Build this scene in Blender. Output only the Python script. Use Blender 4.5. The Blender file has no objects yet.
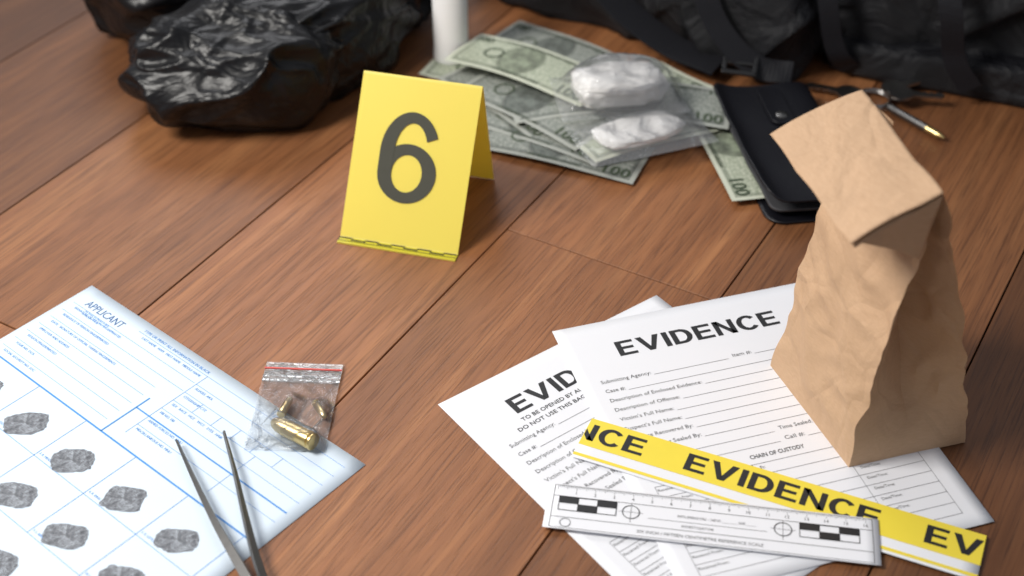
import bpy, bmesh, math, random
from mathutils import Vector, Matrix, noise
random.seed(7)
S = bpy.context.scene
COL = S.collection
try:
    S.view_settings.view_transform = 'Standard'
except Exception:
    pass

# ------------------------------------------------------------------ helpers
def link(o, parent=None):
    COL.objects.link(o)
    if parent is not None:
        o.parent = parent
    return o

def empty(name, loc=(0, 0, 0), rz=0.0):
    o = bpy.data.objects.new(name, None)
    o.empty_display_size = 0.02
    o.location = loc
    o.rotation_euler = (0, 0, rz)
    return link(o)

def mesh_obj(name, verts, faces, mat=None, parent=None, smooth=False, uvs=None, loc=(0, 0, 0), rz=0.0):
    me = bpy.data.meshes.new(name)
    me.from_pydata([tuple(v) for v in verts], [], faces)
    me.update()
    if uvs is not None:
        uv = me.uv_layers.new(name="UVMap")
        for l in me.loops:
            uv.data[l.index].uv = uvs[l.vertex_index]
    if smooth:
        for p in me.polygons:
            p.use_smooth = True
    o = bpy.data.objects.new(name, me)
    if mat:
        me.materials.append(mat)
    o.location = loc
    o.rotation_euler = (0, 0, rz)
    return link(o, parent)

def solidify(o, t, off=-1):
    m = o.modifiers.new("solid", 'SOLIDIFY'); m.thickness = t; m.offset = off
    return m

class NT:
    def __init__(s, name):
        s.m = bpy.data.materials.new(name); s.m.use_nodes = True
        s.t = s.m.node_tree; s.n = s.t.nodes; s.n.clear()
        s.out = s.n.new("ShaderNodeOutputMaterial")
    def add(s, t, **kw):
        n = s.n.new(t)
        for k, v in kw.items():
            if k in n.inputs.keys():
                n.inputs[k].default_value = v
            else:
                setattr(n, k, v)
        return n
    def l(s, a, b):
        s.t.links.new(a, b)
    def math(s, op, a, b=None, clamp=False):
        n = s.n.new("ShaderNodeMath"); n.operation = op; n.use_clamp = clamp
        for i, x in enumerate((a, b)):
            if x is None: continue
            if isinstance(x, (int, float)): n.inputs[i].default_value = x
            else: s.l(x, n.inputs[i])
        return n.outputs[0]
    def mix(s, fac, a, b, mode='MIX'):
        n = s.n.new("ShaderNodeMixRGB"); n.blend_type = mode
        for k, x in zip((0, 1, 2), (fac, a, b)):
            if isinstance(x, (int, float)): n.inputs[k].default_value = x
            elif isinstance(x, tuple): n.inputs[k].default_value = (*x[:3], 1)
            else: s.l(x, n.inputs[k])
        return n.outputs[0]
    def ramp(s, fac, stops):
        n = s.n.new("ShaderNodeValToRGB")
        while len(n.color_ramp.elements) < len(stops): n.color_ramp.elements.new(.5)
        for e, (p, c) in zip(n.color_ramp.elements, stops):
            e.position = p; e.color = (*c, 1) if len(c) == 3 else c
        s.l(fac, n.inputs[0])
        return n.outputs[0]
    def noise(s, vec, scale, detail=4, rough=.5, dist=0):
        n = s.n.new("ShaderNodeTexNoise")
        n.inputs["Scale"].default_value = scale; n.inputs["Detail"].default_value = detail
        n.inputs["Roughness"].default_value = rough; n.inputs["Distortion"].default_value = dist
        if vec is not None: s.l(vec, n.inputs["Vector"])
        return n.outputs["Fac"]
    def bump(s, h, strength, dist=.001):
        n = s.n.new("ShaderNodeBump"); n.inputs["Strength"].default_value = strength
        n.inputs["Distance"].default_value = dist
        s.l(h, n.inputs["Height"]); return n.outputs[0]

def c255(r, g, b):
    f = lambda x: (x/255/12.92) if x/255 <= .04045 else ((x/255+.055)/1.055)**2.4
    return (f(r), f(g), f(b))

def simple(name, col, rough=.6, metal=0., nscale=60, var=.08, bump=.1, bdist=.0004, spec=.5, coat=0., trans=0.):
    t = NT(name)
    tc = t.add("ShaderNodeTexCoord")
    nz = t.noise(tc.outputs["Object"], nscale, 4)
    a = tuple(min(1, x*(1-var)) for x in col); b = tuple(min(1, x*(1+var)) for x in col)
    c = t.mix(nz, a, b)
    p = t.add("ShaderNodeBsdfPrincipled")
    t.l(c, p.inputs["Base Color"])
    p.inputs["Roughness"].default_value = rough; p.inputs["Metallic"].default_value = metal
    p.inputs["Specular IOR Level"].default_value = spec
    p.inputs["Coat Weight"].default_value = coat
    p.inputs["Coat Roughness"].default_value = .1
    if bump: t.l(t.bump(nz, bump, bdist), p.inputs["Normal"])
    if trans > 0:
        tr = t.add("ShaderNodeBsdfTranslucent"); t.l(c, tr.inputs[0])
        mx = t.add("ShaderNodeMixShader"); mx.inputs[0].default_value = trans
        t.l(p.outputs[0], mx.inputs[1]); t.l(tr.outputs[0], mx.inputs[2]); t.l(mx.outputs[0], t.out.inputs[0])
    else:
        t.l(p.outputs[0], t.out.inputs[0])
    return t.m

M_paper = simple("paper_white", c255(230, 231, 236), .75, nscale=30, var=.015, bump=.05)
M_card = simple("card_white", c255(208, 221, 234), .65, nscale=30, var=.02, bump=.05)
M_ink = simple("ink_black", (.018, .018, .02), .5, var=.1, bump=0)
M_inkg = simple("ink_grey", (.10, .10, .105), .6, var=.1, bump=0)
M_blue = simple("ink_blue", c255(70, 140, 210), .6, bump=0)
M_blued = simple("ink_blue_dark", c255(60, 100, 150), .6, bump=0)
M_tapey = simple("tape_yellow", c255(236, 214, 70), .45, nscale=40, var=.04, bump=.05)
M_tent = simple("tent_yellow", c255(255, 238, 108), .4, nscale=20, var=.02, bump=.03, trans=.33)
M_foot = simple("tent_foot", c255(195, 185, 40), .4, nscale=20, var=.03, bump=.04)
M_six = simple("digit_grey", c255(76, 76, 68), .7, bump=0, spec=.15)
M_steel = simple("brushed_steel", (.20, .195, .19), .38, metal=1., nscale=200, var=.15, bump=.1)
M_chrome = simple("key_steel", (.38, .37, .36), .3, metal=1., nscale=200, var=.1, bump=.1)
M_brass = simple("brass", c255(208, 184, 128), .30, metal=1., nscale=120, var=.12, bump=.1)
M_copper = simple("bullet_copper", c255(216, 194, 148), .3, metal=1., nscale=120, var=.1, bump=.1)
M_white = simple("white_plastic", c255(238, 238, 238), .35, var=.02, bump=.03)
M_red = simple("zip_red", c255(205, 70, 62), .4, bump=0)
M_leather = simple("black_leather", (.006, .006, .009), .42, nscale=700, var=.2, bump=.6, bdist=.0005, spec=.4)
M_lining = simple("wallet_lining", (.05, .05, .055), .7, nscale=500, var=.2, bump=.4)
M_powder = simple("powder_white", c255(228, 226, 224), .45, nscale=70, var=.05, bump=.6, bdist=.004, coat=.6)
M_nylon = simple("nylon_strap", (.007, .007, .010), .6, nscale=700, var=.4, bump=.7, bdist=.0006, spec=.35)
M_buckle = simple("black_plastic_buckle", (.015, .015, .016), .3, var=.1, bump=0)

def m_fabric():
    t = NT("black_fabric"); tc = t.add("ShaderNodeTexCoord")
    w1 = t.add("ShaderNodeTexWave", bands_direction='X'); w1.inputs["Scale"].default_value = 260
    w2 = t.add("ShaderNodeTexWave", bands_direction='Z'); w2.inputs["Scale"].default_value = 260
    t.l(tc.outputs["Object"], w1.inputs[0]); t.l(tc.outputs["Object"], w2.inputs[0])
    h = t.math('MULTIPLY', w1.outputs["Fac"], w2.outputs["Fac"])
    big = t.noise(tc.outputs["Object"], 11, 3, .5, 1.6)
    hh = t.math('ADD', t.math('MULTIPLY', h, .05), t.math('MULTIPLY', big, 1.8))
    col = t.mix(h, (.004, .004, .006), (.011, .0115, .0155))
    p = t.add("ShaderNodeBsdfPrincipled", Roughness=.52)
    p.inputs["Specular IOR Level"].default_value = .45
    t.l(col, p.inputs["Base Color"]); t.l(t.bump(hh, .9, .012), p.inputs["Normal"])
    t.l(p.outputs[0], t.out.inputs[0]); return t.m
M_fabric = m_fabric()

def m_trash():
    t = NT("black_polythene"); tc = t.add("ShaderNodeTexCoord")
    mp = t.add("ShaderNodeMapping"); mp.inputs["Scale"].default_value = (1.0, 2.6, 1.6); mp.inputs["Rotation"].default_value = (.3, .3, .5)
    t.l(tc.outputs["Object"], mp.inputs[0])
    n1 = t.noise(mp.outputs[0], 13, 2, .5, 1.2)
    n2 = t.noise(mp.outputs[0], 55, 2, .5, .8)
    hh = t.math('ADD', n1, t.math('MULTIPLY', n2, .16))
    p = t.add("ShaderNodeBsdfPrincipled", Roughness=.36)
    p.inputs["Specular IOR Level"].default_value = .35
    p.inputs["Base Color"].default_value = (.006, .006, .007, 1)
    t.l(t.bump(hh, .65, .015), p.inputs["Normal"])
    t.l(p.outputs[0], t.out.inputs[0]); return t.m
M_trash = m_trash()

def m_kraft():
    t = NT("kraft_paper"); tc = t.add("ShaderNodeTexCoord")
    mp = t.add("ShaderNodeMapping"); mp.inputs["Scale"].default_value = (1, 1, 8)
    t.l(tc.outputs["Object"], mp.inputs[0])
    f = t.noise(mp.outputs[0], 180, 5, .65)
    b = t.noise(tc.outputs["Object"], 18, 4, .6, 1.)
    vr = t.add("ShaderNodeTexVoronoi", feature='DISTANCE_TO_EDGE'); vr.inputs["Scale"].default_value = 20
    dn = t.add("ShaderNodeVectorMath", operation='ADD'); t.l(tc.outputs["Object"], dn.inputs[0])
    nn = t.add("ShaderNodeTexNoise"); nn.inputs["Scale"].default_value = 12; t.l(tc.outputs["Object"], nn.inputs["Vector"])
    sc = t.add("ShaderNodeVectorMath", operation='SCALE'); sc.inputs["Scale"].default_value = .05; t.l(nn.outputs["Color"], sc.inputs[0]); t.l(sc.outputs[0], dn.inputs[1])
    t.l(dn.outputs[0], vr.inputs["Vector"])
    cr = t.ramp(vr.outputs["Distance"], [(0, (0, 0, 0)), (.09, (1, 1, 1))])
    col = t.mix(f, c255(192, 156, 122), c255(222, 188, 154))
    col = t.mix(t.math('MULTIPLY', b, .3), col, c255(178, 140, 106))
    p = t.add("ShaderNodeBsdfPrincipled", Roughness=.72)
    t.l(col, p.inputs["Base Color"])
    hh = t.math('ADD', t.math('ADD', t.math('MULTIPLY', f, .05), b), t.math('MULTIPLY', cr, .18))
    t.l(t.bump(hh, .55, .006), p.inputs["Normal"])
    tr = t.add("ShaderNodeBsdfTranslucent"); t.l(col, tr.inputs[0])
    mx = t.add("ShaderNodeMixShader"); mx.inputs[0].default_value = .10
    t.l(p.outputs[0], mx.inputs[1]); t.l(tr.outputs[0], mx.inputs[2]); t.l(mx.outputs[0], t.out.inputs[0])
    return t.m
M_kraft = m_kraft()

def m_film(name, haze=.08, sc=60, bs=.8):
    t = NT(name); tc = t.add("ShaderNodeTexCoord")
    n = t.noise(tc.outputs["Object"], sc, 4, .5, 1.2)
    nb = t.bump(n, bs, .004)
    g = t.add("ShaderNodeBsdfGlossy", Roughness=.12); t.l(nb, g.inputs["Normal"])
    df = t.add("ShaderNodeBsdfDiffuse"); df.inputs[0].default_value = (.85, .87, .9, 1)
    tr = t.add("ShaderNodeBsdfTransparent"); tr.inputs[0].default_value = (.97, .97, .97, 1)
    lw = t.add("ShaderNodeLayerWeight"); lw.inputs[0].default_value = .24; t.l(nb, lw.inputs["Normal"])
    m1 = t.add("ShaderNodeMixShader"); m1.inputs[0].default_value = haze
    t.l(tr.outputs[0], m1.inputs[1]); t.l(df.outputs[0], m1.inputs[2])
    m2 = t.add("ShaderNodeMixShader"); t.l(lw.outputs["Fresnel"], m2.inputs[0])
    t.l(m1.outputs[0], m2.inputs[1]); t.l(g.outputs[0], m2.inputs[2]); t.l(m2.outputs[0], t.out.inputs[0])
    return t.m
M_film = m_film("clear_film", .08, 75, 1.0)
M_film2 = m_film("clear_film_hazy", .13, 40, 1.0)

def m_print():
    t = NT("fingerprint_ink"); tc = t.add("ShaderNodeTexCoord")
    w = t.add("ShaderNodeTexWave", wave_type='RINGS'); w.inputs["Scale"].default_value = 230
    w.inputs["Distortion"].default_value = 9; w.inputs["Detail Scale"].default_value = 30
    t.l(tc.outputs["Object"], w.inputs[0])
    n = t.noise(tc.outputs["Object"], 160, 4, .6)
    n3 = t.noise(tc.outputs["Object"], 420, 3, .6)
    f = t.math('MULTIPLY', t.math('ADD', w.outputs["Fac"], .35), n)
    f = t.math('ADD', f, t.math('MULTIPLY', t.math('SUBTRACT', n3, .5), 1.0))
    c = t.ramp(f, [(.05, c255(58, 60, 66)), (.45, c255(106, 108, 114)), (.85, c255(190, 198, 207))])
    p = t.add("ShaderNodeBsdfPrincipled", Roughness=.7); t.l(c, p.inputs["Base Color"]); t.l(p.outputs[0], t.out.inputs[0])
    return t.m
M_print = m_print()

def m_bill(name, tint, tint2):
    t = NT(name); tc = t.add("ShaderNodeTexCoord")
    sep = t.add("ShaderNodeSeparateXYZ"); t.l(tc.outputs["UV"], sep.inputs[0])
    x, y = sep.outputs[0], sep.outputs[1]
    ax = t.math('ABSOLUTE', t.math('SUBTRACT', x, .5)); ay = t.math('ABSOLUTE', t.math('SUBTRACT', y, .5))
    inx = t.math('LESS_THAN', ax, .47); iny = t.math('LESS_THAN', ay, .43)
    inner = t.math('MULTIPLY', inx, iny)
    inx2 = t.math('LESS_THAN', ax, .445); iny2 = t.math('LESS_THAN', ay, .36)
    inner2 = t.math('MULTIPLY', inx2, iny2)
    frame = t.math('SUBTRACT', inner, inner2)
    ex = t.math('DIVIDE', t.math('SUBTRACT', x, .44), .13); ey = t.math('DIVIDE', t.math('SUBTRACT', y, .5), .40)
    rr = t.math('ADD', t.math('MULTIPLY', ex, ex), t.math('MULTIPLY', ey, ey))
    oval = t.math('LESS_THAN', rr, 1.0)
    ring = t.math('MULTIPLY', t.math('LESS_THAN', rr, 1.25), t.math('GREATER_THAN', rr, .9))
    mp = t.add("ShaderNodeMapping"); mp.inputs["Scale"].default_value = (2.35, 1, 1); t.l(tc.outputs["UV"], mp.inputs[0])
    n = t.noise(mp.outputs[0], 22, 6, .7)
    n2 = t.noise(mp.outputs[0], 6, 3, .5)
    w = t.add("ShaderNodeTexWave"); w.inputs["Scale"].default_value = 18; w.inputs["Distortion"].default_value = 8
    t.l(mp.outputs[0], w.inputs[0])
    ink = t.ramp(n, [(.38, tint2), (.62, tint)])
    c = t.mix(inner, tint, ink)
    c = t.mix(t.math('MULTIPLY', frame, t.math('ADD', t.math('MULTIPLY', w.outputs["Fac"], .4), .2)), c, tuple(v*.3 for v in tint2))
    face = t.ramp(n2, [(.4, tuple(v*.3 for v in tint2)), (.62, tuple(v*.95 for v in tint2))])
    c = t.mix(t.math('MULTIPLY', oval, .75), c, face)
    c = t.mix(t.math('MULTIPLY', ring, .5), c, tuple(v*.35 for v in tint2))
    p = t.add("ShaderNodeBsdfPrincipled", Roughness=.75); t.l(c, p.inputs["Base Color"])
    t.l(p.outputs[0], t.out.inputs[0]); return t.m
M_bill = m_bill("banknote_green", c255(200, 204, 186), c255(142, 153, 130))
M_bill2 = m_bill("banknote_grey", c255(170, 173, 166), c255(108, 116, 110))
M_billink = simple("banknote_ink", c255(76, 88, 70), .7, bump=0)

def m_floor():
    t = NT("laminate_wood"); uvn = t.add("ShaderNodeUVMap"); uvn.uv_map = "UVMap"
    at = t.add("ShaderNodeAttribute"); at.attribute_name = "plank_tone"
    comb = t.add("ShaderNodeCombineXYZ"); t.l(t.math('MULTIPLY', at.outputs["Fac"], 37.0), comb.inputs[2])
    va = t.add("ShaderNodeVectorMath", operation='ADD'); t.l(uvn.outputs[0], va.inputs[0]); t.l(comb.outputs[0], va.inputs[1])
    def mapped(sx, sy, sz=1):
        mp = t.add("ShaderNodeMapping"); mp.inputs["Scale"].default_value = (sx, sy, sz); t.l(va.outputs[0], mp.inputs[0]); return mp.outputs[0]
    big = t.noise(mapped(1.2, 17), 1.5, 5, .6, .6)
    warp = t.noise(mapped(1.1, 5.0), 1.3, 2, .45, .2)
    rings = t.math('SINE', t.math('MULTIPLY', warp, 110.0))
    ringm = t.ramp(rings, [(.0, (0, 0, 0)), (.75, (1, 1, 1))])
    mid = t.noise(mapped(2.4, 95), 1.5, 4, .6, .25)
    fine = t.noise(mapped(5, 260), 1.7, 5, .6, .1)
    pores = t.noise(mapped(13, 430), 1.5, 3, .6)
    poresm = t.ramp(pores, [(.50, (0, 0, 0)), (.64, (1, 1, 1))])
    c = t.ramp(big, [(.28, c255(104, 62, 36)), (.5, c255(146, 94, 58)), (.72, c255(174, 122, 80))])
    c = t.mix(t.math('MULTIPLY', ringm, .20), c, c255(98, 57, 33))
    c = t.mix(t.math('MULTIPLY', t.ramp(mid, [(.42, (0, 0, 0)), (.62, (1, 1, 1))]), .40), c, c255(92, 53, 31))
    c = t.mix(t.math('MULTIPLY', fine, .38), c, c255(190, 138, 94))
    c = t.mix(t.math('MULTIPLY', poresm, .46), c, c255(72, 40, 24))
    tone = t.ramp(at.outputs["Fac"], [(0, (.36, .33, .31)), (.5, (.95, .90, .85)), (1, (1.10, 1.0, .94))])
    c = t.mix(1.0, c, tone, 'MULTIPLY')
    p = t.add("ShaderNodeBsdfPrincipled")
    t.l(c, p.inputs["Base Color"])
    rg = t.math('ADD', t.math('MULTIPLY', fine, .18), .38); t.l(rg, p.inputs["Roughness"])
    hh = t.math('SUBTRACT', t.math('MULTIPLY', fine, .4), poresm)
    t.l(t.bump(hh, .2, .0005), p.inputs["Normal"])
    t.l(p.outputs[0], t.out.inputs[0]); return t.m
M_floor = m_floor()

# ------------------------------------------------------------------ floor planks
def build_floor():
    ang = math.radians(60.0)
    d = Vector((math.cos(ang), math.sin(ang), 0)); n = Vector((math.sin(ang), -math.cos(ang), 0))
    W = .1875; b0 = -.465
    joints = {0: .797, -2: .504, -1: 1.62, 1: 1.35, 2: .30, -3: 1.22, 3: .9, -4: .6}
    tones = {(0, 0): .54, (0, 1): .56, (-1, 0): .62, (-2, 1): .36, (-2, 0): .6, (1, 0): .30, (2, 1): .10, (-3, 0): .14, (-3, 1): .02, (-4, 1): 0., (3, 0): .1, (3, 1): .05, (1, 1): .15}  # outer planks darker: own wood tone plus corner light falloff painted in
    V = []; F = []; UV = []; R = []
    gap = .0006; bev = .0004
    for k in range(-8, 10):
        lo = b0 + W*k; hi = lo + W
        j = joints.get(k, .5 + .37*((k*7) % 5))
        L = 1.285
        segs = []
        s = j - 3*L
        while s < j + 3*L:
            segs.append((s, s+L)); s += L
        for (a, b) in segs:
            if b < -.8 or a > 3.2: continue
            idx = 0 if b <= j + 1e-6 else 1
            r = tones.get((k, idx)) if (abs(b-j) < 1e-6 or abs(a-j) < 1e-6) else None
            if r is None: r = random.random()*.4
            base = len(V)
            for (u, v, z) in ((a+gap, lo+gap, -.0005), (b-gap, lo+gap, -.0005), (b-gap, hi-gap, -.0005), (a+gap, hi-gap, -.0005),
                              (a+gap+bev, lo+gap+bev, 0), (b-gap-bev, lo+gap+bev, 0), (b-gap-bev, hi-gap-bev, 0), (a+gap+bev, hi-gap-bev, 0),
                              (a+gap, lo+gap, -.008), (b-gap, lo+gap, -.008), (b-gap, hi-gap, -.008), (a+gap, hi-gap, -.008)):
                V.append(d*u + n*v + Vector((0, 0, z))); UV.append((u + k*3.1, v)); R.append(r)
            F.append([base+4, base+7, base+6, base+5])
            for i in range(4):
                i2 = (i+1) % 4
                F.append([base+i, base+4+i, base+4+i2, base+i2])
                F.append([base+8+i, base+i, base+i2, base+8+i2])
    o = mesh_obj("floor", V, F, M_floor, uvs=UV)
    at = o.data.attributes.new("plank_tone", 'FLOAT', 'POINT')
    for i, r in enumerate(R): at.data[i].value = r
    bm = bmesh.new(); bm.from_mesh(o.data)
    bmesh.ops.recalc_face_normals(bm, faces=bm.faces)
    vs = [bm.verts.new(v) for v in ((-2.5, -1, -.008), (2.8, -1, -.008), (2.8, 3.2, -.008), (-2.5, 3.2, -.008))]
    f = bm.faces.new(vs); f.material_index = 1
    bm.to_mesh(o.data); bm.free()
    o.data.materials.append(simple("floor_underlay", (.02, .012, .008), .9, bump=0))
build_floor()

# ------------------------------------------------------------------ flat print collector
def bold_glyph(ch):
    """Bold grotesque capitals as convex pieces; returns (pieces, advance width) for cap height 1."""
    t = .205; h = .165
    q = lambda x0, y0, x1, y1: [(x0, y0), (x1, y0), (x1, y1), (x0, y1)]
    if ch == 'E':
        return [q(0, 0, t, 1), q(t, 0, .68, h), q(t, 1-h, .66, 1), q(t, .43, .62, .43+h)], .68
    if ch == 'I':
        return [q(0, 0, t, 1)], t
    if ch == 'V':
        w = .88; c = w/2
        return [[(0, 1), (t*1.08, 1), (c+.012, .22), (c, 0), (c-.108, 0)],
                [(w, 1), (c+.108, 0), (c, 0), (c-.012, .22), (w-t*1.08, 1)]], w
    if ch == 'N':
        w = .76
        return [q(0, 0, t*.95, 1), q(w-t*.95, 0, w, 1), [(0, 1), (t, 1), (w, 0), (w-t, 0)]], w
    P = []
    if ch == 'D':
        o = [(0, 0), (0, 1), (.36, 1)]; i = [(t, h), (t, 1-h), (.36, 1-h)]
        for k in range(1, 24):
            a = math.pi/2 - math.pi*k/24
            o.append((.36+.40*math.cos(a), .5+.5*math.sin(a))); i.append((.36+(.40-t)*math.cos(a), .5+(.5-h)*math.sin(a)))
        o.append((.36, 0)); i.append((.36, h))
        n = len(o)
        for k in range(n): P.append([o[k], o[(k+1) % n], i[(k+1) % n], i[k]])
        return P, .76
    if ch == 'C':
        n = 36; a0, a1 = math.radians(38), math.radians(322)
        for k in range(n):
            a = a0+(a1-a0)*k/n; b = a0+(a1-a0)*(k+1)/n
            f = lambda A, rx, ry: (.41+rx*math.cos(A), .5+ry*math.sin(A))
            P.append([f(a, .41, .525), f(b, .41, .525), f(b, .41-t, .525-h), f(a, .41-t, .525-h)])
        return P, .76
    return [], .3
def clip_poly(pts, xmin, xmax):
    for lim, sg in ((xmin, 1), (xmax, -1)):
        out = []
        for i in range(len(pts)):
            a = pts[i]; b = pts[(i+1) % len(pts)]
            ia = (a[0]-lim)*sg >= 0; ib = (b[0]-lim)*sg >= 0
            if ia: out.append(a)
            if ia != ib:
                t = (lim-a[0])/(b[0]-a[0]); out.append((lim, a[1]+(b[1]-a[1])*t))
        pts = out
        if len(pts) < 3: return None
    return pts

class Flat:
    """Collects 2-D printed marks (u right, v down from the top-left corner of a sheet)."""
    def __init__(s): s.V = []; s.F = []
    def poly(s, pts):
        ar = sum(pts[i][0]*pts[(i+1) % len(pts)][1]-pts[(i+1) % len(pts)][0]*pts[i][1] for i in range(len(pts)))
        if ar < 0: pts = pts[::-1]
        b = len(s.V); s.V += [(x, -y) for x, y in pts]; s.F.append(list(range(b, b+len(pts)))[::-1])
    def rect(s, x0, y0, x1, y1): s.poly([(x0, y0), (x1, y0), (x1, y1), (x0, y1)])
    def hline(s, x0, x1, y, w=.0003): s.rect(x0, y-w/2, x1, y+w/2)
    def vline(s, x, y0, y1, w=.0003): s.rect(x-w/2, y0, x+w/2, y1)
    def ring(s, cx, cy, r, w, n=32):
        for i in range(n):
            a = 2*math.pi*i/n; b = 2*math.pi*(i+1)/n
            s.poly([(cx+(r-w)*math.cos(a), cy+(r-w)*math.sin(a)), (cx+r*math.cos(a), cy+r*math.sin(a)),
                    (cx+r*math.cos(b), cy+r*math.sin(b)), (cx+(r-w)*math.cos(b), cy+(r-w)*math.sin(b))])
    def heading(s, body, x, y, cap, width, clip=None):
        g = [bold_glyph(c) for c in body]; gap = .105
        tot = sum(w for _, w in g)+gap*(len(g)-1); sx = width/tot; cx = x
        for P, w in g:
            for p in P:
                pts = [(cx+px*sx, y-py*cap) for px, py in p]
                if clip: pts = clip_poly(pts, *clip)
                if pts: s.poly(pts)
            cx += (w+gap)*sx
    def text(s, body, x, y, cap, width=None, bold=0., align='L', res=2):
        cu = bpy.data.curves.new("tmp", 'FONT'); cu.body = body; cu.size = 1; cu.offset = bold; cu.resolution_u = res
        o = bpy.data.objects.new("tmp", cu); COL.objects.link(o)
        dg = bpy.context.evaluated_depsgraph_get()
        me = bpy.data.meshes.new_from_object(o.evaluated_get(dg))
        COL.objects.unlink(o); bpy.data.objects.remove(o); bpy.data.curves.remove(cu)
        if not me.vertices: return
        xs = [v.co.x for v in me.vertices]
        x0, x1 = min(xs), max(xs)
        sy = cap/.729; sx = sy if width is None else width/(x1-x0)
        w = (x1-x0)*sx
        ox = x if align == 'L' else (x-w/2 if align == 'C' else x-w)
        b = len(s.V); s.V += [(ox+(v.co.x-x0)*sx, -y+v.co.y*sy) for v in me.vertices]
        for f in me.polygons: s.F.append([b+i for i in f.vertices])
        bpy.data.meshes.remove(me)
    def build(s, name, mat, parent, z, zfun=None):
        vs = [(x, y, (zfun(x, y) if zfun else 0)+z) for x, y in s.V]
        return mesh_obj(name, vs, s.F, mat, parent)

def sheet(name, origin, rz, w, h, z, mat, thick=.0003, curl=None, nx=24, ny=24):
    par = empty(name, (origin[0], origin[1], z), rz)
    V = []; F = []
    for j in range(ny+1):
        for i in range(nx+1):
            x = w*i/nx; y = -h*j/ny
            V.append((x, y, curl(x, y) if curl else 0))
    for j in range(ny):
        for i in range(nx):
            a = j*(nx+1)+i; F.append([a, a+nx+1, a+nx+2, a+1])
    o = mesh_obj("sheet", V, F, mat, par, smooth=True)
    solidify(o, thick, -1)
    return par

# ------------------------------------------------------------------ evidence forms
def form(name, origin, deg, z, extra=False, w=.216, SH=.262, curl=None):
    par = sheet(name, origin, math.radians(deg), w, SH, z, M_paper, .0003, curl)
    k = Flat(); g = Flat()
    k.heading("EVIDENCE", .0395, .0410, .0158, .128)
    if extra:
        k.text("TO BE OPENED BY AUTHORIZED PERSONNEL ONLY", .038, .0495, .0036, width=.128, bold=.01)
        k.text("DO NOT USE THIS BAG IF SEAL IS BROKEN OR TAMPERED", .030, .0565, .0036, width=.146, bold=.01)
    y0 = .0655
    rows = [("Submitting Agency:", "Item #:"), ("Case #:", None), ("Description of Enclosed Evidence:", None),
            ("Description of Offense:", None), ("Victim's Full Name:", None), ("Suspect's Full Name:", None),
            ("Evidence Recovered By:", None), ("Evidence Bag Sealed By:", None), ("Date Sealed:", "Time Sealed:"), ("Location:", "Call #:")]
    st = .0098; x0 = .016; x1 = w-.016
    for i, (a, b) in enumerate(rows):
        yy = y0 + st*i
        g.text(a, x0, yy, .0036, width=len(a)*.0021)
        wd = len(a)*.0021+.002
        if b:
            xm = w*.55
            g.hline(x0+wd, xm-.004, yy+.0008); g.text(b, xm, yy, .0036, width=len(b)*.0021); g.hline(xm+len(b)*.0021+.002, x1, yy+.0008)
        else:
            g.hline(x0+wd, x1, yy+.0008)
        if 3 < i < 8:
            g.text("(PRINT NAME)", w*.7, yy+.0036, .0018)
    yy = y0 + st*len(rows) + .001
    k.text("CHAIN OF CUSTODY", w/2, yy, .0036, width=.040, bold=.015, align='C')
    yt = yy + .005
    for i in range(9):
        g.hline(x0, x1, yt+i*.0098)
        if i < 8:
            g.text("Received From:", x0+.001, yt+i*.0098+.0045, .0024); g.text("By:", w*.42, yt+i*.0098+.0045, .0024); g.text("Date/Time:", w*.72, yt+i*.0098+.0045, .0024)
    for xv in (x0, w*.4, w*.7, x1): g.vline(xv, yt, yt+8*.0098)
    k.build("heading_text", M_ink, par, .0002, curl); g.build("form_text", M_inkg, par, .0002, curl)
    return par
form("evidence_form", (-.0522, .7149), 36.6, .0006, True, .204)
form("evidence_form", (.0299, .7924), 16.8, .0016, False, .2145, .260)

# ------------------------------------------------------------------ fingerprint card
card = sheet("fingerprint_card", (-.3271, .8484), math.radians(-40.0), .2985, .290, .0006, M_card, .0003)
bl = Flat(); th = Flat(); dk = Flat()
dk.text("APPLICANT", .015, .0185, .0072, width=.043)
bl.text("See Privacy Act Notice on Back", .022, .023, .0016); bl.text("FD-258 (REV. 9-9-13)", .022, .0265, .0016)
bl.text("TYPE OR PRINT ALL INFORMATION IN BLACK", .075, .009, .0026); bl.text("LEAVE BLANK", .215, .009, .0026)
ys = [.011, .0215, .032, .0425, .053, .0635, .074, .0845]
labs = ["LAST NAME   NAM   FIRST NAME   MIDDLE NAME", "SIGNATURE OF PERSON FINGERPRINTED", "RESIDENCE OF PERSON FINGERPRINTED", "DATE   SIGNATURE OF OFFICIAL TAKING FINGERPRINTS",
        "EMPLOYER AND ADDRESS", "REASON FINGERPRINTED", "YOUR NO. OCA", "SOCIAL SECURITY NO. SOC"]
for i, y in enumerate(ys):
    if i == 0:
        bl.hline(.072, .29, y)
    else:
        bl.hline(.006, .148 if i < 3 else .130, y)
    bl.text(labs[i], .012 if i > 0 else .08, y+.0042, .0022)
for i, y in enumerate((.0215, .032, .0425, .053, .0635, .074)):
    bl.hline(.150, .29, y)
    bl.text(("ALIASES  AKA", "CITIZENSHIP CTZ", "SEX   RACE   HGT.   WGT.   EYES   HAIR", "FBI NO. FBI", "ARMED FORCES NO. MNU", "MISCELLANEOUS NO. MNU")[i], .153, y+.0042, .0022)
for x in (.170, .19, .21, .23, .252): bl.vline(x, .032, .0425)
bl.vline(.150, .011, .0845)
bl.vline(.236, .0425, .0845)
th.hline(.004, .29, .0945, .0013); th.vline(.136, .052, .0945, .0011); th.hline(.136, .29, .0640, .0011)
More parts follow.
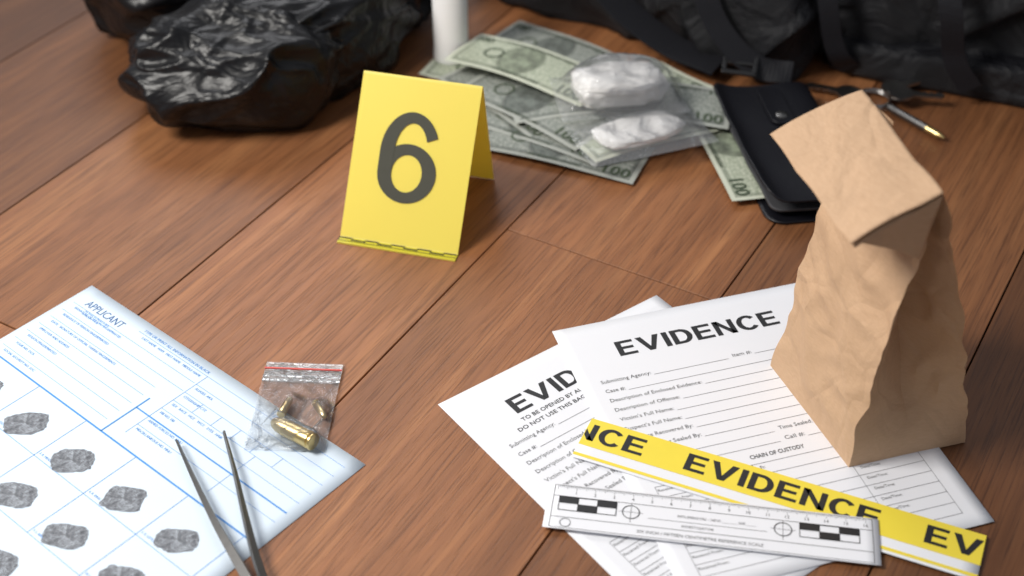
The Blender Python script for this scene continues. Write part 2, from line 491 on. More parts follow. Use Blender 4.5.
for r in range(4):
    yb = .0945 + .0435*r
    if r: bl.hline(.004, .29, yb+.0, .0004)
    for cidx in range(6):
        x = .0112+.0545*cidx
        if r < 2:
            bl.vline(x, yb, yb+.0435, .0004)
            if cidx < 5: bl.text(("1. R. THUMB", "2. R. INDEX", "3. R. MIDDLE", "4. R. RING", "5. R. LITTLE")[cidx] if r == 0 else ("6. L. THUMB", "7. L. INDEX", "8. L. MIDDLE", "9. L. RING", "10. L. LITTLE")[cidx], x+.0015, yb+.0405, .0019)
bl.build("blue_form_text", M_blue, card, .0002); th.build("blue_rules", M_blue, card, .00025); dk.build("title_text", M_blued, card, .0002)
def fprint(cx, cy, a, b, rot, i):
    V = [(0, 0, 0)]; N = 48
    for k in range(N):
        t = 2*math.pi*k/N
        r = 1 + .16*noise.noise(Vector((math.cos(t)*1.7, math.sin(t)*1.7, i*3.3))) + .09*noise.noise(Vector((math.cos(t)*6, math.sin(t)*6, i*5.1)))
        ct, st_ = math.cos(t), math.sin(t)
        x = a*r*math.copysign(abs(ct)**.7, ct); y = b*r*math.copysign(abs(st_)**.7, st_)
        V.append((x*math.cos(rot)-y*math.sin(rot), x*math.sin(rot)+y*math.cos(rot), 0))
    F = [[0, k+1, (k+1) % N+1] for k in range(N)]
    o = mesh_obj("inked_print_%d" % i, V, F, M_print, card); o.location = (cx, -cy, .0003)
i = 0
for r, yv in enumerate((.1235, .1675)):
    for k in range(5):
        i += 1
        fprint(.0355+.0545*k - (.003 if r else 0), yv+random.uniform(-.001, .001), .0152-.0008*(k > 2), .0104-.001*(k == 4), .62+random.uniform(-.15, .15), i)
for k, x in enumerate((.05, .115, .18, .245)):
    i += 1; fprint(x, .21, .015, .011, .3, i)

# ------------------------------------------------------------------ evidence tape strip
TL_, TW_ = .268, .0395
def tape():
    par = sheet("evidence_tape_strip", (.0557, .6988), math.radians(-23.4), TL_, TW_, .0026, M_paper, .0003)
    y = Flat(); y.rect(0, 0, TL_, .0265); y.rect(0, .0345, TL_, .0372)
    y.build("yellow_bands", M_tapey, par, .0002)
    k = Flat()
    for x in (.0725-.1595, .0725, .232):
        k.heading("EVIDENCE", x, .0212, .0158, .130, clip=(0.0005, TL_-.0005))
    k.build("tape_text", M_ink, par, .0004)
tape()

# ------------------------------------------------------------------ photo scale ruler
def ruler():
    w, h = .2125, .0385
    par = sheet("forensic_scale_ruler", (.0250, .6370), math.radians(-8.6), w, h, .0040, M_paper, .0003)
    k = Flat(); g = Flat()
    for i in range(0, 161):
        x = .006 + i*.00124
        L = .0038 if i % 10 == 0 else (.0028 if i % 5 == 0 else .0018)
        g.vline(x, .0012, .0012+L, .00025)
        if i % 10 == 0 and i: g.text(str(i//10), x, .0082, .0026, align='C')
    g.hline(.004, w-.004, .0105, .0004); g.hline(.004, w-.004, .0285, .0004); g.hline(.004, w-.004, h-.0012, .0003)
    g.hline(.004, w-.004, .0012, .0003); g.vline(.004, .0012, h-.0012, .0004); g.vline(w-.004, .0012, h-.0012, .0004)
    def blocks(x0, n, s):
        for i in range(n):
            if i % 2 == 0: k.rect(x0+i*s, .0110, x0+(i+1)*s, .0165)
            else: k.rect(x0+i*s, .0165, x0+(i+1)*s, .0225)
            k.hline(x0, x0+n*s, .0225, .0005); k.hline(x0, x0+n*s, .0110, .0005); k.vline(x0+i*s, .011, .0225, .0004)
        k.vline(x0+n*s, .011, .0225, .0005)
    blocks(.008, 3, .0125); blocks(w-.050, 3, .0125)
    for cx in (.055, w-.0605, ):
        k.ring(cx, .018, .0058, .0006); g.hline(cx-.008, cx+.008, .018); g.vline(cx, .0105, .0270)
    k.ring(.014, .033, .0036, .0004)
    g.text("PHOTO EVIDENCE SCALE  -  CASE NO. ____________  DATE ________", .085, .0180, .0022, width=.05)
    g.hline(.066, .142, .0215, .0003)
    g.text("INVESTIGATOR", .088, .0262, .0022)
    g.text("SIX INCH / FIFTEEN CENTIMETRE REFERENCE SCALE", .06, .0345, .0026, width=.08)
    g.build("scale_marks", M_inkg, par, .0002); k.build("scale_blocks", M_ink, par, .0003)
ruler()

# ------------------------------------------------------------------ number tent
def tent():
    b0 = Vector((-.1417, .9038, 0)); b1 = Vector((-.0454, .8788, 0))
    rz = math.atan2(b1.y-b0.y, b1.x-b0.x); W = (b1-b0).length
    par = empty("evidence_marker_tent", (b0.x, b0.y, 0), rz)
    zt = .1096; lean = .0885; back = .1185; t = .0009
    prof = [(0, .0006), (.0075, .0006), (.0085, .0014), (lean-.001, zt-.0012), (lean, zt), (lean+.001, zt-.0012), (back, .0008)]
    V = []; F = []; nx = 12
    P = []
    for a, b in zip(prof[:-1], prof[1:]):
        n = 8 if (Vector(b)-Vector(a)).length > .03 else 1
        for i in range(n): P.append(tuple(Vector(a).lerp(Vector(b), i/n)))
    P.append(prof[-1])
    for (y, z) in P:
        for i in range(nx+1):
            V.append((W*i/nx, y, z))
    for j in range(len(P)-1):
        for i in range(nx):
            a = j*(nx+1)+i; F.append([a, a+1, a+nx+2, a+nx+1])
    o = mesh_obj("folded_panels", V, F, M_tent, par); solidify(o, t, 0)
    f = Flat(); f.rect(0, -.0078, W, -.0002)
    f.build("foot_strip", M_foot, par, .0013)
    m = Flat()
    for i in range(9):
        x0 = W*i/9
        if i % 2 == 0: m.rect(x0+.0005, -.0076, x0+W/9-.0005, -.0062)
        else: m.rect(x0+.0005, -.0056, x0+W/9-.0005, -.0042)
        m.vline(x0, -.0076, -.0030, .0006)
    m.hline(0, W, -.0030, .0005)
    m.build("foot_scale", M_ink, par, .0016)
    # digit six: round bowl plus a sweeping stem
    H = .0735; Wd = .0490
    P0 = Vector((0, .0085, .0014)); P1 = Vector((0, lean-.001, zt-.0012))
    up = (P1-P0).normalized(); nn = Vector((0, -up.z, up.y))
    org = Vector((W*.480-Wd/2, 0, 0)) + P0 + up*.0335
    V = []; F = []
    def strip(outer, inner, off, closed=False):
        n = len(outer)
        for k in range(n if closed else n-1):
            k2 = (k+1) % n; b = len(V)
            for p in (inner[k], outer[k], outer[k2], inner[k2]):
                V.append(org + Vector((p[0]*Wd, 0, 0)) + up*p[1]*H + nn*off)
            F.append([b, b+1, b+2, b+3])
    E = lambda cx, cy, rx, ry, a: (cx+rx*math.cos(math.radians(a)), cy+ry*math.sin(math.radians(a)))
    A = [360*k/72 for k in range(72)]
    strip([E(.5, .325, .5, .325, a) for a in A], [E(.5, .325, .26, .205, a) for a in A], .0010, True)
    # stem: outer edge is the left side of a tall oval that runs straight down into the bowl
    A = [26+(180-26)*k/48 for k in range(49)]
    out = [E(.5, .55, .5, .45, a) for a in A] + [(0.0, .45), (0.0, .325)]
    inn = [E(.52, .55, .28, .33, a) for a in A] + [(.24, .45), (.24, .325)]
    strip(out, inn, .0012)
    mesh_obj("digit_six", V, F, M_six, par)
tent()

# ------------------------------------------------------------------ paper bag
def paper_bag():
    L = Vector((.1875, .7547, 0)); Fp = Vector((.2253, .6531, 0)); R = Vector((.3098, .6774, 0)); B = L+R-Fp
    rA = Vector((.2208, .7643, .2252)); rB = Vector((.2480, .6597, .2197))
    par = empty("paper_bag", (0, 0, 0))
    N = 70
    half = (R-Fp).length/2
    V = []; rows = []
    ex = (R-Fp).normalized(); ey = (L-Fp).normalized()
    def crease(p, sc, seed):
        q = p*sc+Vector((seed, seed*2, 0))
        wv = noise.noise(p*9)*.8
        return abs(noise.noise(q+Vector((wv, wv, wv))))
    def ringpts(t):
        out = []
        bl = .013*math.sin(math.pi*t)
        Lp = L.lerp(rA, t) - ex*bl*.15; Bp = B.lerp(rA, t) + ex*bl*.6
        Fq = Fp.lerp(rB, t) - ex*bl*.15; Rq = R.lerp(rB, t) + ex*bl*.65
        w = (Rq-Fq).length/2
        depth = math.sqrt(max(0, half*half-w*w))*.85
        depth += .020*math.sin(math.pi*min(1, t*1.15))**2
        depth *= min(1, t/.16)
        Gf = (Fq+Rq)/2 + ey*depth + ex*(.006*math.sin(math.pi*t)); Gb = (Lp+Bp)/2 - ey*depth
        corners = [Lp, Fq, Gf, Rq, Bp, Gb]
        ns = [26, 14, 14, 26, 8, 8]
        for i in range(6):
            a = corners[i]; b = corners[(i+1) % 6]
            for k in range(ns[i]):
                u = k/ns[i]
                p = a.lerp(b, u)
                if i in (0, 3):
                    sgn = -1 if i == 0 else 1
                    p = p + ex*sgn*(.005*math.sin(math.pi*u)*math.sin(math.pi*t))
                out.append(p)
        return out
    for j in range(N+1):
        t = j/N
        r = ringpts(t)
        row = []
        env = min(1, t*7)*min(1, (1-t)*6+.15)
        for p in r:
            q = p*13
            dv = Vector((noise.noise(q), noise.noise(q+Vector((9, 3, 1))), 0))*.0035*env
            dv += (ex*.012*(crease(p, 15, 3)-.2) + ey*.007*(crease(p, 19, 8)-.2))*env
            dv += ex*.0055*(crease(p, 38, 5)-.2)*env
            row.append(len(V)); V.append(p+dv)
        rows.append(row)
    F = []
    n = len(rows[0])
    for j in range(N):
        for i in range(n):
            F.append([rows[j][i], rows[j][(i+1) % n], rows[j+1][(i+1) % n], rows[j+1][i]])
    F.append(rows[0][::-1])
    for v in V[:n]: v.z = .0008
    o = mesh_obj("bag_body", V, F, M_kraft, par, smooth=True)
    bm = bmesh.new(); bm.from_mesh(o.data); bmesh.ops.recalc_face_normals(bm, faces=bm.faces)
    for e in bm.edges:
        if len(e.link_faces) == 2 and e.calc_face_angle(0) > .35: e.smooth = False
    bm.to_mesh(o.data); bm.free()
    hA = Vector((.1628, .7476, .2040)); hB = Vector((.1957, .6446, .1930))
    def flap(name, a0, a1, h0, h1, dz, bow, thick):
        V = []; F = []; nu, nv = 40, 30
        for j in range(nv+1):
            v = j/nv
            for i in range(nu+1):
                u = i/nu
                p = a0.lerp(a1, u).lerp(h0.lerp(h1, u), v)
                cr = .0035*(abs(noise.noise(p*24+Vector((2, 7, 1))))-.2)
                p = p + Vector((0, 0, dz + bow*math.sin(math.pi*v) + .002*noise.noise(p*22) + cr))
                V.append(p)
        for j in range(nv):
            for i in range(nu):
                a = j*(nu+1)+i; F.append([a, a+1, a+nu+2, a+nu+1])
        o = mesh_obj(name, V, F, M_kraft, par, smooth=True); solidify(o, thick, 0)
    flap("top_flap_outer", rA, rB, hA, hB, .0012, .0025, .0006)
    flap("top_flap_inner", rA+Vector((0, 0, -.003)), rB+Vector((0, 0, -.003)), hA.lerp(rA, .05)+Vector((0, 0, -.0035)), hB.lerp(rB, .05)+Vector((0, 0, -.0035)), 0, .002, .0006)
    mid = rB.lerp(hB, .45)
    V = [rB + Vector((0, 0, -.001)), hB.lerp(rB, .12) + Vector((0, .001, -.0015)), mid + Vector((.004, .004, -.026)), rB.lerp(Fp, .22) + Vector((0, .003, 0))]
    o = mesh_obj("gusset_tuck", V, [[0, 1, 2, 3]], M_kraft, par); solidify(o, .0005, 0)
paper_bag()

# ------------------------------------------------------------------ lathe
def lathe(name, prof, mat, parent, loc, axis=(0, 0, 1), seg=32, smooth=True):
    V = []; F = []
    for (r, z) in prof:
        for i in range(seg):
            a = 2*math.pi*i/seg; V.append((r*math.cos(a), r*math.sin(a), z))
    for j in range(len(prof)-1):
        for i in range(seg):
            i2 = (i+1) % seg
            F.append([j*seg+i, j*seg+i2, (j+1)*seg+i2, (j+1)*seg+i])
    F.append(list(range(seg))[::-1]); F.append([(len(prof)-1)*seg+i for i in range(seg)])
    q = Vector((0, 0, 1)).rotation_difference(Vector(axis).normalized())
    o = mesh_obj(name, [q @ Vector(v) for v in V], F, mat, parent, smooth=smooth)
    bm = bmesh.new(); bm.from_mesh(o.data)
    for e in bm.edges:
        if len(e.link_faces) == 2 and e.calc_face_angle(0) > .6: e.smooth = False
    bm.to_mesh(o.data); bm.free()
    o.location = loc
    return o

# ------------------------------------------------------------------ zip bag with cartridges
def zipbag():
    par = empty("zip_bag_with_cartridges", (-.1525, .7125, .0010), math.radians(-3))
    w, h = .056, .088
    inv = Matrix.Rotation(math.radians(3), 3, 'Z')
    cart = []
    def cartridge(nm, wx, wy, deg, z=.0068, sc=1.0):
        p = inv @ Vector((wx+.1525, wy-.7125, 0)); a = math.radians(deg+3)
        ax = Vector((math.cos(a), math.sin(a), -.02)); L = .0285*sc; r = .0047*sc
        start = Vector((p.x, p.y, z)) - ax*L*.5
        case = [(.0001, 0), (r*.94, 0), (r, .0005), (r, .0014), (r*.8, .0017), (r*.8, .0026), (r*.98, .0034), (r*.96, L*.66), (r*.93, L*.66)]
        bul = [(r*.92, L*.655), (r*.92, L*.74), (r*.84, L*.84), (r*.62, L*.93), (r*.34, L*.985), (.0001, L)]
        lathe(nm+"_case", case, M_brass, par, start, ax); lathe(nm+"_bullet", bul, M_copper, par, start, ax)
        cart.append((p.x, p.y, a, L, r))
    cartridge("cartridge_1", -.1495, .6800, 146, sc=1.32, z=.0076)
    cartridge("cartridge_2", -.1580, .7080, 75, sc=.66, z=.0046)
    cartridge("cartridge_3", -.1335, .7040, -60, sc=.62, z=.0044)
    def zf(x, y):
        z = 0
        for (cx, cy, a, L, r) in cart:
            dx, dy = x-cx, y-cy
            al = dx*math.cos(a)+dy*math.sin(a); pr = -dx*math.sin(a)+dy*math.cos(a)
            qa = max(0, abs(al)-L*.45)/.007; qp = max(0, abs(pr)-r*.5)/.0065
            z = max(z, (2*r+.0032)*math.exp(-(qa*qa+qp*qp)))
        edge = min(1, min(w/2-abs(x), h/2-abs(y))/.005)
        return max(.0016, z*max(0, edge)) + .0020*noise.noise(Vector((x*90, y*90, 0)))*max(0, edge)
    def film(nm, f, mat):
        V = []; F = []; nx, ny = 40, 56
        for j in range(ny+1):
            for i in range(nx+1):
                x = -w/2+w*i/nx; y = -h/2+h*j/ny; V.append((x, y, f(x, y)))
        for j in range(ny):
            for i in range(nx):
                a = j*(nx+1)+i; F.append([a, a+1, a+nx+2, a+nx+1])
        mesh_obj(nm, V, F, mat, par, smooth=True)
    film("film_top", zf, M_film); film("film_bottom", lambda x, y: .0006, M_film)
    def bar(nm, y0, y1, z0, z1, mat):
        V = [(-w/2, y0, z0), (w/2, y0, z0), (w/2, y1, z0), (-w/2, y1, z0), (-w/2, y0, z1), (w/2, y0, z1), (w/2, y1, z1), (-w/2, y1, z1)]
        mesh_obj(nm, V, [[0, 3, 2, 1], [4, 5, 6, 7], [0, 1, 5, 4], [1, 2, 6, 5], [2, 3, 7, 6], [3, 0, 4, 7]], mat, par)
    bar("zip_red_line", h/2-.0085, h/2-.0073, .0022, .0030, M_red)
    bar("zip_ridge", h/2-.0160, h/2-.0148, .0018, .0028, M_film2)
    bar("zip_ridge_lower", h/2-.0200, h/2-.0188, .0018, .0030, M_film2)
    bar("header_band", h/2-.0205, h/2-.0005, .0008, .0016, M_film2)
zipbag()

# ------------------------------------------------------------------ ribbons / tweezers
def catmull(pts, n=10):
    P = [Vector(p) for p in pts]; P = [2*P[0]-P[1]] + P + [2*P[-1]-P[-2]]
    out = []
    for i in range(1, len(P)-2):
        for k in range(n):
            t = k/n; a, b, c, d = P[i-1], P[i], P[i+1], P[i+2]
            out.append(.5*((2*b)+(c-a)*t+(2*a-5*b+4*c-d)*t*t+(3*b-a-3*c+d)*t**3))
    out.append(P[-2]); return out
def ribbon(name, pts, width, thick, mat, parent, side=None, n=10):
    C = catmull(pts, n); V = []; F = []
    m = len(C)
    for i, p in enumerate(C):
        tg = (C[min(i+1, m-1)]-C[max(i-1, 0)]).normalized()
        sd = Vector(side) if side else tg.cross(Vector((0, 0, 1)))
        sd = (sd - tg*sd.dot(tg)).normalized()
        nr = sd.cross(tg).normalized()
        t = i/(m-1)
        w = width(t) if callable(width) else width
        th = thick(t) if callable(thick) else thick
        for a, b in ((-1, -1), (1, -1), (1, 1), (-1, 1)):
            V.append(p+sd*a*w/2+nr*b*th/2)
    for i in range(m-1):
        for k in range(4):
            k2 = (k+1) % 4; F.append([i*4+k, i*4+k2, i*4+4+k2, i*4+4+k])
    F.append([0, 3, 2, 1]); F.append([(m-1)*4+k for k in range(4)])
    o = mesh_obj(name, V, F, mat, parent)
    bm = bmesh.new(); bm.from_mesh(o.data); bmesh.ops.recalc_face_normals(bm, faces=bm.faces); bm.to_mesh(o.data); bm.free()
    b = o.modifiers.new("bev", 'BEVEL'); b.width = min(.0004, (thick if not callable(thick) else .0012)*.3); b.segments = 2; b.limit_method = 'ANGLE'
    return o
def tweezers():
    par = empty("tweezers")
    wl = lambda t: .0014+.0050*min(1, t*1.5)
    ribbon("leg_1", [(-.2277, .6736, .0065), (-.2090, .6360, .0090), (-.1890, .5980, .0105), (-.1700, .5660, .0105), (-.1450, .5250, .009), (-.128, .497, .0045)], wl, lambda t: .0022, M_steel, par, side=(.72, .42, .55))
    ribbon("leg_2", [(-.1971, .6822, .0065), (-.1830, .6420, .0090), (-.1700, .6020, .0105), (-.1575, .5660, .0105), (-.1400, .5250, .009), (-.127, .497, .0045)], wl, lambda t: .0022, M_steel, par, side=(.80, .30, -.5))
    ribbon("joined_end", [(-.1335, .507, .0062), (-.1235, .489, .003), (-.117, .477, .0022)], lambda t: .0085-.003*t, .0034, M_steel, par)
tweezers()

# ------------------------------------------------------------------ money
def bill(name, cx, cy, deg, z, mat, bend=.004, ph=0., parent=None, text=True):
    w, h = .150, .064
    par = empty(name, (cx, cy, z), math.radians(deg))
    if parent is not None: par.parent = parent
    zf = lambda x, y: bend*(.5+.5*math.sin((x-w/2)*30+ph)) + bend*.5*(.5+.5*math.sin((y)*50+ph*2))
    V = []; F = []; UV = []; nx, ny = 40, 18
    for j in range(ny+1):
        for i in range(nx+1):
            x = w*i/nx; y = -h*j/ny; V.append((x-w/2, y+h/2, zf(x, y))); UV.append((i/nx, 1-j/ny))
    for j in range(ny):
        for i in range(nx):
            a = j*(nx+1)+i; F.append([a, a+nx+1, a+nx+2, a+1])
    mesh_obj("note_paper", V, F, mat, par, smooth=True, uvs=UV)
    if text:
        f = Flat()
        f.text("100", w-.030, h-.006, .013, width=.024, bold=.02); f.text("100", .004, .016, .010, width=.018, bold=.02)
        f.text("100", w-.022, .014, .008, width=.016, bold=.02); f.text("THE UNITED STATES OF AMERICA", .035, .009, .0035, width=.085, bold=.01)
        f.text("ONE HUNDRED DOLLARS", .05, h-.004, .0035, width=.05, bold=.01); f.ring(.037, .034, .010, .002)
        vs = [(x-w/2, y+h/2, zf(x, y)+.0006) for x, y in f.V]
        mesh_obj("note_print", vs, f.F, M_billink, par)
    return par
cash = empty("dollar_bill_pile")
spec = [(-.008, 1.168, -22, .0010, M_bill, .006, 0.), (.045, 1.198, -40, .0015, M_bill2, .006, 1.), (.000, 1.120, -52, .0030, M_bill2, .006, .7),
        (.045, 1.040, -22, .0012, M_bill2, .004, 2.), (.028, 1.072, -34, .0042, M_bill2, .004, .5), (.125, 1.064, 26, .0060, M_bill, .005, 2.5),
        (.022, 1.098, -43, .0078, M_bill2, .005, 1.2), (.112, 1.092, 46, .0100, M_bill, .005, .2), (.070, 1.110, 12, .0090, M_bill2, .004, 2.2),
        (.125, 1.100, -12, .0115, M_bill2, .004, 1.2), (.016, 1.148, -33, .0165, M_bill, .007, 1.8)]
for i, (x, y, a, z, m, b, ph) in enumerate(spec):
    bill("note_%d" % (i+1), x, y, a, z, m, b, ph, cash)

def pillow(name, cx, cy, cz, rx, ry, rz_, deg, mat, parent, seed=0, e=.6, amp=.12):
    bm = bmesh.new(); bmesh.ops.create_icosphere(bm, subdivisions=5, radius=1)
    for v in bm.verts:
        p = v.co.copy()
        q = Vector([math.copysign(abs(c)**e, c) for c in p])
        n = noise.noise(p*2.2+Vector((seed, 0, 0)))*amp + noise.noise(p*6+Vector((seed, 5, 0)))*amp*.4
        q *= (1+n)
        q = Vector((q.x*rx, q.y*ry, q.z*rz_))
        v.co = q
    me = bpy.data.meshes.new(name); bm.to_mesh(me); bm.free()
    for p in me.polygons: p.use_smooth = True
    me.materials.append(mat)
    o = bpy.data.objects.new(name, me); o.location = (cx, cy, cz); o.rotation_euler = (0, 0, math.radians(deg))
    return link(o, parent)
def baggie(name, cx, cy, z, deg, w, h, packets):
    par = empty(name, (cx, cy, z), math.radians(deg))
    bumps = []
    for i, (px, py, rx, ry, rz_, a) in enumerate(packets):
        pillow("powder_%d" % (i+1), px, py, rz_*1.02, rx, ry, rz_, a, M_powder, par, seed=i*7+1)
        bumps.append((px, py, rx, ry, rz_))
    def zf(x, y):
        zz = 0
        for (px, py, rx, ry, rz_) in bumps:
            d = ((x-px)/(rx*1.3))**2+((y-py)/(ry*1.3))**2
            zz = max(zz, (rz_*2.3)*math.exp(-max(0, d-.5)*1.3))
        edge = max(0, min(1, min(w/2-abs(x), h/2-abs(y))/.012))
        return .0015+zz*edge + .003*noise.noise(Vector((x*45, y*45, cx*10)))*(.3+.7*edge)+.001
    V = []; F = []; nx, ny = 48, 36
    for j in range(ny+1):
        for i in range(nx+1):
            x = -w/2+w*i/nx; y = -h/2+h*j/ny; V.append((x, y, zf(x, y)))
    for j in range(ny):
        for i in range(nx):
            a = j*(nx+1)+i; F.append([a, a+1, a+nx+2, a+nx+1])
    mesh_obj("film", V, F, M_film2, par, smooth=True)
baggie("powder_zip_bag", .0960, 1.092, .0225, 8, .115, .076, [(0, 0, .041, .026, .013, 0)])
baggie("powder_zip_bag", .1120, 1.036, .0170, 20, .118, .070, [(.0, .004, .040, .020, .0040, 4)])

# ------------------------------------------------------------------ white bottle
bot = empty("white_plastic_bottle", (-.0590, 1.203, 0))
lathe("bottle_body", [(.0001, .0005), (.0155, .0005), (.0174, .002), (.0174, .010), (.0168, .012), (.0168, .098), (.0150, .101), (.0115, .104), (.0115, .108)], M_white, bot, (0, 0, 0))
lathe("bottle_cap", [(.0001, .1075), (.0135, .1075), (.0138, .109), (.0138, .130), (.0128, .132), (.0001, .132)], M_white, bot, (0, 0, 0))

# ------------------------------------------------------------------ trash bag
def trash():
    par = empty("black_garbage_bag")
    lobes = [(-.256, 1.113, .044, .090, .068, .048, 6), (-.185, 1.180, .050, .100, .068, .054, 44), (-.175, 1.300, .055, .085, .085, .065, 30), (-.300, 1.275, .066, .115, .085, .074, 5)]
    for li, (cx, cy, cz, a, b, c, deg) in enumerate(lobes):
        bm = bmesh.new(); bmesh.ops.create_icosphere(bm, subdivisions=6, radius=1)
        R_ = Matrix.Rotation(math.radians(deg), 3, 'Z')
        for v in bm.verts:
            p = v.co.copy()
            e = .82
            P = Vector((math.copysign(abs(p.x)**e, p.x)*a, math.copysign(abs(p.y)**e, p.y)*b, math.copysign(abs(p.z)**e, p.z)*c))
            k = Vector((P.x*9, P.y*24, P.z*24))+Vector((li*7, 0, 0))
            wv = Vector((noise.noise(k*.5), noise.noise(k*.5+Vector((3, 1, 7))), noise.noise(k*.5+Vector((8, 5, 2)))))
            r1 = 1-min(1, abs(noise.noise(k*.75+wv*1.3))*2.6)
            r2 = 1-min(1, abs(noise.noise(k*1.7+wv*1.5+Vector((5, 5, 5))))*2.6)
            d = .013*r1*r1 + .004*r2*r2 + .014*noise.noise(P*8+Vector((li, 0, 0)))
            w = R_ @ (P + p.normalized()*d) + Vector((cx, cy, cz))
            if w.z < .001: w.z = .001
            v.co = w
        me = bpy.data.meshes.new("lobe"); bm.to_mesh(me); bm.free()
        for f in me.polygons: f.use_smooth = True
        me.materials.append(M_trash); o = bpy.data.objects.new("crumpled_lobe_%d" % (li+1), me); link(o, par)
trash()

# ------------------------------------------------------------------ backpack
def softbox(name, c, half, deg, parent, mat=M_fabric, e=.45, amp=.05, seed=0, freq=7):
    bm = bmesh.new(); bmesh.ops.create_icosphere(bm, subdivisions=6, radius=1)
    for v in bm.verts:
        p = v.co
        m = (abs(p.x)**5+abs(p.y)**5+abs(p.z)**5)**.2
        q = p/m
        q = Vector((q.x*half[0], q.y*half[1], q.z*half[2]))
        n = p.normalized()
        s = q+Vector((seed, 0, 0))
        wv = noise.noise(s*6)
        fold = 1-min(1, abs(noise.noise(s*freq*1.6+Vector((wv, wv, wv))))*3)
        q += n*(amp*.45*noise.noise(s*freq) + amp*.40*fold*fold)
        if q.z + c[2] < .001: q.z = .001-c[2]
        v.co = q
    me = bpy.data.meshes.new(name); bm.to_mesh(me); bm.free()
    for f in me.polygons: f.use_smooth = True
    me.materials.append(mat); o = bpy.data.objects.new(name, me); o.location = c; o.rotation_euler = (0, 0, math.radians(deg))
    return link(o, parent)
def backpack():
    par = empty("backpack")
    softbox("main_compartment", (.148, 1.362, .10), (.175, .120, .11), -28, par, seed=1, amp=.035)
    softbox("front_pocket", (.240, 1.240, .050), (.055, .080, .055), -25, par, seed=3, amp=.03)
    softbox("middle_fold", (.300, 1.330, .08), (.130, .13, .09), 0, par, seed=5, amp=.04)
    softbox("side_compartment", (.480, 1.270, .09), (.190, .13, .10), -19, par, seed=9, amp=.035)
    softbox("padded_strap", (.440, 1.155, .018), (.140, .035, .020), -19, par, seed=12, amp=.012)
    ribbon("shoulder_strap_1", [(.02, 1.31, .18), (.055, 1.245, .12), (.095, 1.215, .06), (.150, 1.185, .025), (.195, 1.155, .018)], .030, .003, M_nylon, par, side=(.8, .5, .1))
    ribbon("shoulder_strap_2", [(.16, 1.24, .18), (.170, 1.18, .11), (.19, 1.155, .06), (.225, 1.140, .028), (.26, 1.135, .022)], .022, .003, M_nylon, par, side=(.9, .1, .1))
    ribbon("webbing_loop", [(.27, 1.24, .16), (.285, 1.17, .10), (.30, 1.155, .04), (.32, 1.16, .014)], .018, .003, M_nylon, par, side=(1, 0, 0))
    ribbon("webbing_side", [(.36, 1.22, .19), (.385, 1.125, .11), (.40, 1.115, .05), (.42, 1.11, .02)], .02, .003, M_nylon, par, side=(1, -.2, 0))
    b = empty("buckle", (.212, 1.140, .030), math.radians(-15)); b.parent = par; b.rotation_euler = (math.radians(25), 0, math.radians(-15))
    for nm, (x0, y0, x1, y1) in {"rail_left": (-.016, -.012, -.012, .012), "rail_right": (.012, -.012, .016, .012), "bar_top": (-.016, .009, .016, .013), "bar_mid": (-.016, -.002, .016, .001), "bar_bottom": (-.016, -.013, .016, -.009)}.items():
        V = [(x, y, z) for z in (-.002, .002) for (x, y) in ((x0, y0), (x1, y0), (x1, y1), (x0, y1))]
        o = mesh_obj(nm, V, [[0, 3, 2, 1], [4, 5, 6, 7], [0, 1, 5, 4], [1, 2, 6, 5], [2, 3, 7, 6], [3, 0, 4, 7]], M_buckle, b)
        bv = o.modifiers.new("b", 'BEVEL'); bv.width = .0008; bv.segments = 2
backpack()

# ------------------------------------------------------------------ wallet (soft bifold, opening to the left)
def wallet():
    par = empty("leather_wallet", (.2400, 1.022, .0), math.radians(9))
    H = .182
    def shell(name, path, r, mat, thick, h=H, wob=1.0):
        C = catmull([Vector((x, 0, z)) for x, z in path], 12)
        acc = [0]
        for a, b in zip(C[:-1], C[1:]): acc.append(acc[-1]+(b-a).length)
        T = acc[-1]
        def at(s):
            s = max(0, min(T, s))
            for i in range(len(acc)-1):
                if acc[i+1] >= s:
                    return C[i].lerp(C[i+1], (s-acc[i])/max(1e-9, acc[i+1]-acc[i]))
            return C[-1]
        V = []; F = []; ns, ny = 56, 60
        for j in range(ny+1):
            y = -h/2 + h*(.5-.5*math.cos(math.pi*j/ny))
            d = r-(h/2-abs(y))
            cut = r-math.sqrt(max(0, r*r-d*d)) if d > 0 else 0
            for i in range(ns+1):
                s = cut+(T-2*cut)*i/ns
                p = at(s)
                k = i/ns
                wz = wob*(.0022*noise.noise(Vector((p.x*25, y*18, p.z*60)))+.0035*k*(y/(h/2))**2*(1 if p.z > .012 else 0))
                V.append((p.x+.0012*noise.noise(Vector((0, y*30, 3))), y, max(.0012, p.z+wz*(1 if p.z > .004 else .2))))
        for j in range(ny):
            for i in range(ns):
                a = j*(ns+1)+i; F.append([a, a+1, a+ns+2, a+ns+1])
        o = mesh_obj(name, V, F, mat, par, smooth=True); solidify(o, thick, 0)
        return o
    shell("outer_leather", [(-.044, .0020), (-.01, .0020), (.030, .0020), (.044, .0045), (.0475, .0110), (.043, .0175), (.025, .0205), (-.010, .0200), (-.034, .0225), (-.047, .0300)], .016, M_leather, .0018)
    shell("inner_pocket", [(-.040, .0105), (-.01, .0100), (.030, .0095), (.040, .0090)], .010, M_lining, .0026, h=.170, wob=.3)
    shell("snap_strap", [(-.010, .0235), (.0, .0225), (.012, .0225)], .008, M_leather, .0018, h=.06, wob=0).location = (.004, .055, 0)
    lathe("snap_button", [(.0001, .0005), (.0055, .0005), (.0055, .0015), (.004, .0025), (.0001, .0028)], M_steel, par, (.005, .038, .0228))
wallet()
bill("banknote_in_wallet", .2020, 1.032, -80, .0058, M_bill, .001, .3)

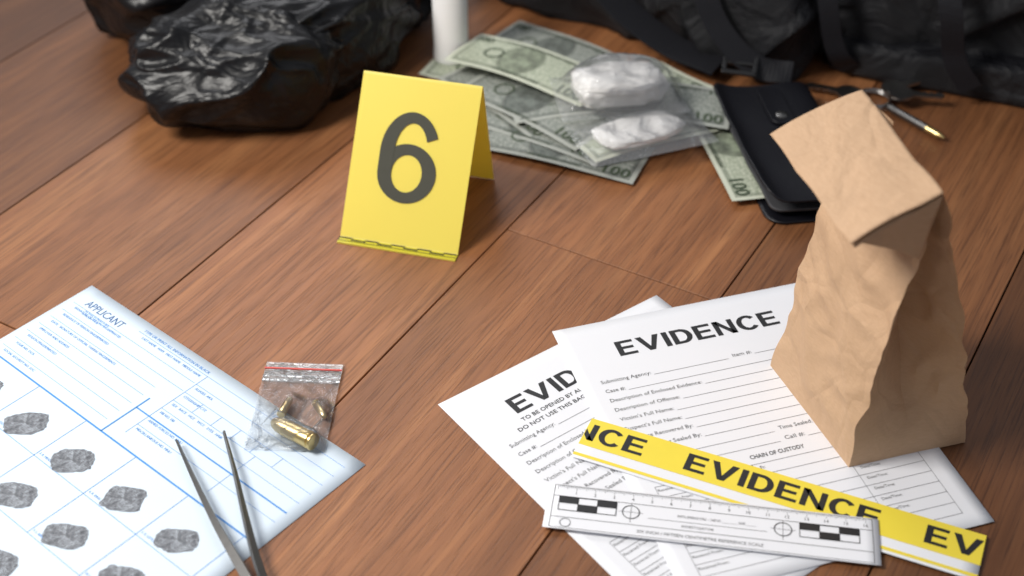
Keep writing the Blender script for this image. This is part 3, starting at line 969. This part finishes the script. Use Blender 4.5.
# ------------------------------------------------------------------ keys + metal pen
def keys():
    par = empty("key_ring", (.335, 1.118, .004))
    R_, r_ = .0150, .0015; V = []; F = []; n, m = 40, 8
    for t in range(2):
        for i in range(n):
            a = 2*math.pi*i/n
            for k in range(m):
                b = 2*math.pi*k/m
                V.append(((R_+r_*math.cos(b))*math.cos(a), (R_+r_*math.cos(b))*math.sin(a), r_*math.sin(b)+t*.0022))
        o = t*n*m
        for i in range(n):
            for k in range(m):
                F.append([o+i*m+k, o+((i+1) % n)*m+k, o+((i+1) % n)*m+(k+1) % m, o+i*m+(k+1) % m])
    mesh_obj("split_ring", V, F, M_chrome, par, smooth=True)
    for i, (deg, mt) in enumerate(((160, M_chrome), (28, M_chrome), (-8, M_chrome))):
        k = empty("key_%d" % (i+1), (0, 0, .002+.003*i), math.radians(deg)); k.parent = par
        head = [(.023+.012*math.cos(math.radians(a)), .012*math.sin(math.radians(a))) for a in range(20, 341, 16)]
        blade = [(.060, -.0040), (.063, 0), (.060, .0040), (.056, .0040), (.054, .0018), (.051, .0040), (.048, .0015), (.045, .0040), (.042, .0022), (.038, .0040)]
        poly = head + blade
        n = len(poly); V = [(x, y, 0) for x, y in poly]+[(x, y, .0022) for x, y in poly]
        F = [list(range(n))[::-1], list(range(n, 2*n))]+[[j, (j+1) % n, n+(j+1) % n, n+j] for j in range(n)]
        mesh_obj("key_blank", V, F, mt, k)
keys()
pen = empty("metal_refill_pen", (.350, 1.096, .006))
ax = Vector((.0383, -.0520, 0)).normalized()
lathe("barrel", [(.0001, 0), (.003, .0005), (.0036, .004), (.0036, .046)], M_steel, pen, (-.005, .007, 0), ax)
lathe("brass_tip", [(.0036, .046), (.0032, .048), (.0032, .058), (.0018, .063), (.0005, .066)], M_brass, pen, (-.005, .007, 0), ax)

# ------------------------------------------------------------------ lights
W = bpy.data.worlds.new("world"); S.world = W; W.use_nodes = True
bg = W.node_tree.nodes["Background"]; bg.inputs[0].default_value = (.88, .92, 1.0, 1); bg.inputs[1].default_value = .30
def area(name, loc, target, size, power, col, sy=None):
    l = bpy.data.lights.new(name, 'AREA'); l.energy = power; l.size = size; l.color = col
    if sy: l.shape = 'RECTANGLE'; l.size_y = sy
    o = bpy.data.objects.new(name, l); o.location = loc
    o.rotation_euler = (Vector(target)-Vector(loc)).to_track_quat('-Z', 'Y').to_euler(); return link(o)
area("window_light", (-.95, .55, 1.20), (-.05, .72, 0), .45, 27, (1, .965, .91), .6)
area("far_window_light", (-.55, 2.3, 1.5), (-.1, .85, 0), .9, 12, (.98, .98, 1.0), .9)

# ------------------------------------------------------------------ camera
cd = bpy.data.cameras.new("camera"); cam = bpy.data.objects.new("camera", cd); link(cam)
cam.location = (0, 0, .685); cam.rotation_euler = (math.radians(51), 0, 0)
cd.sensor_width = 36; cd.lens = 1400/1024*36; cd.clip_start = .01
cd.dof.use_dof = True; cd.dof.focus_distance = 1.00; cd.dof.aperture_fstop = 4.2
S.camera = cam
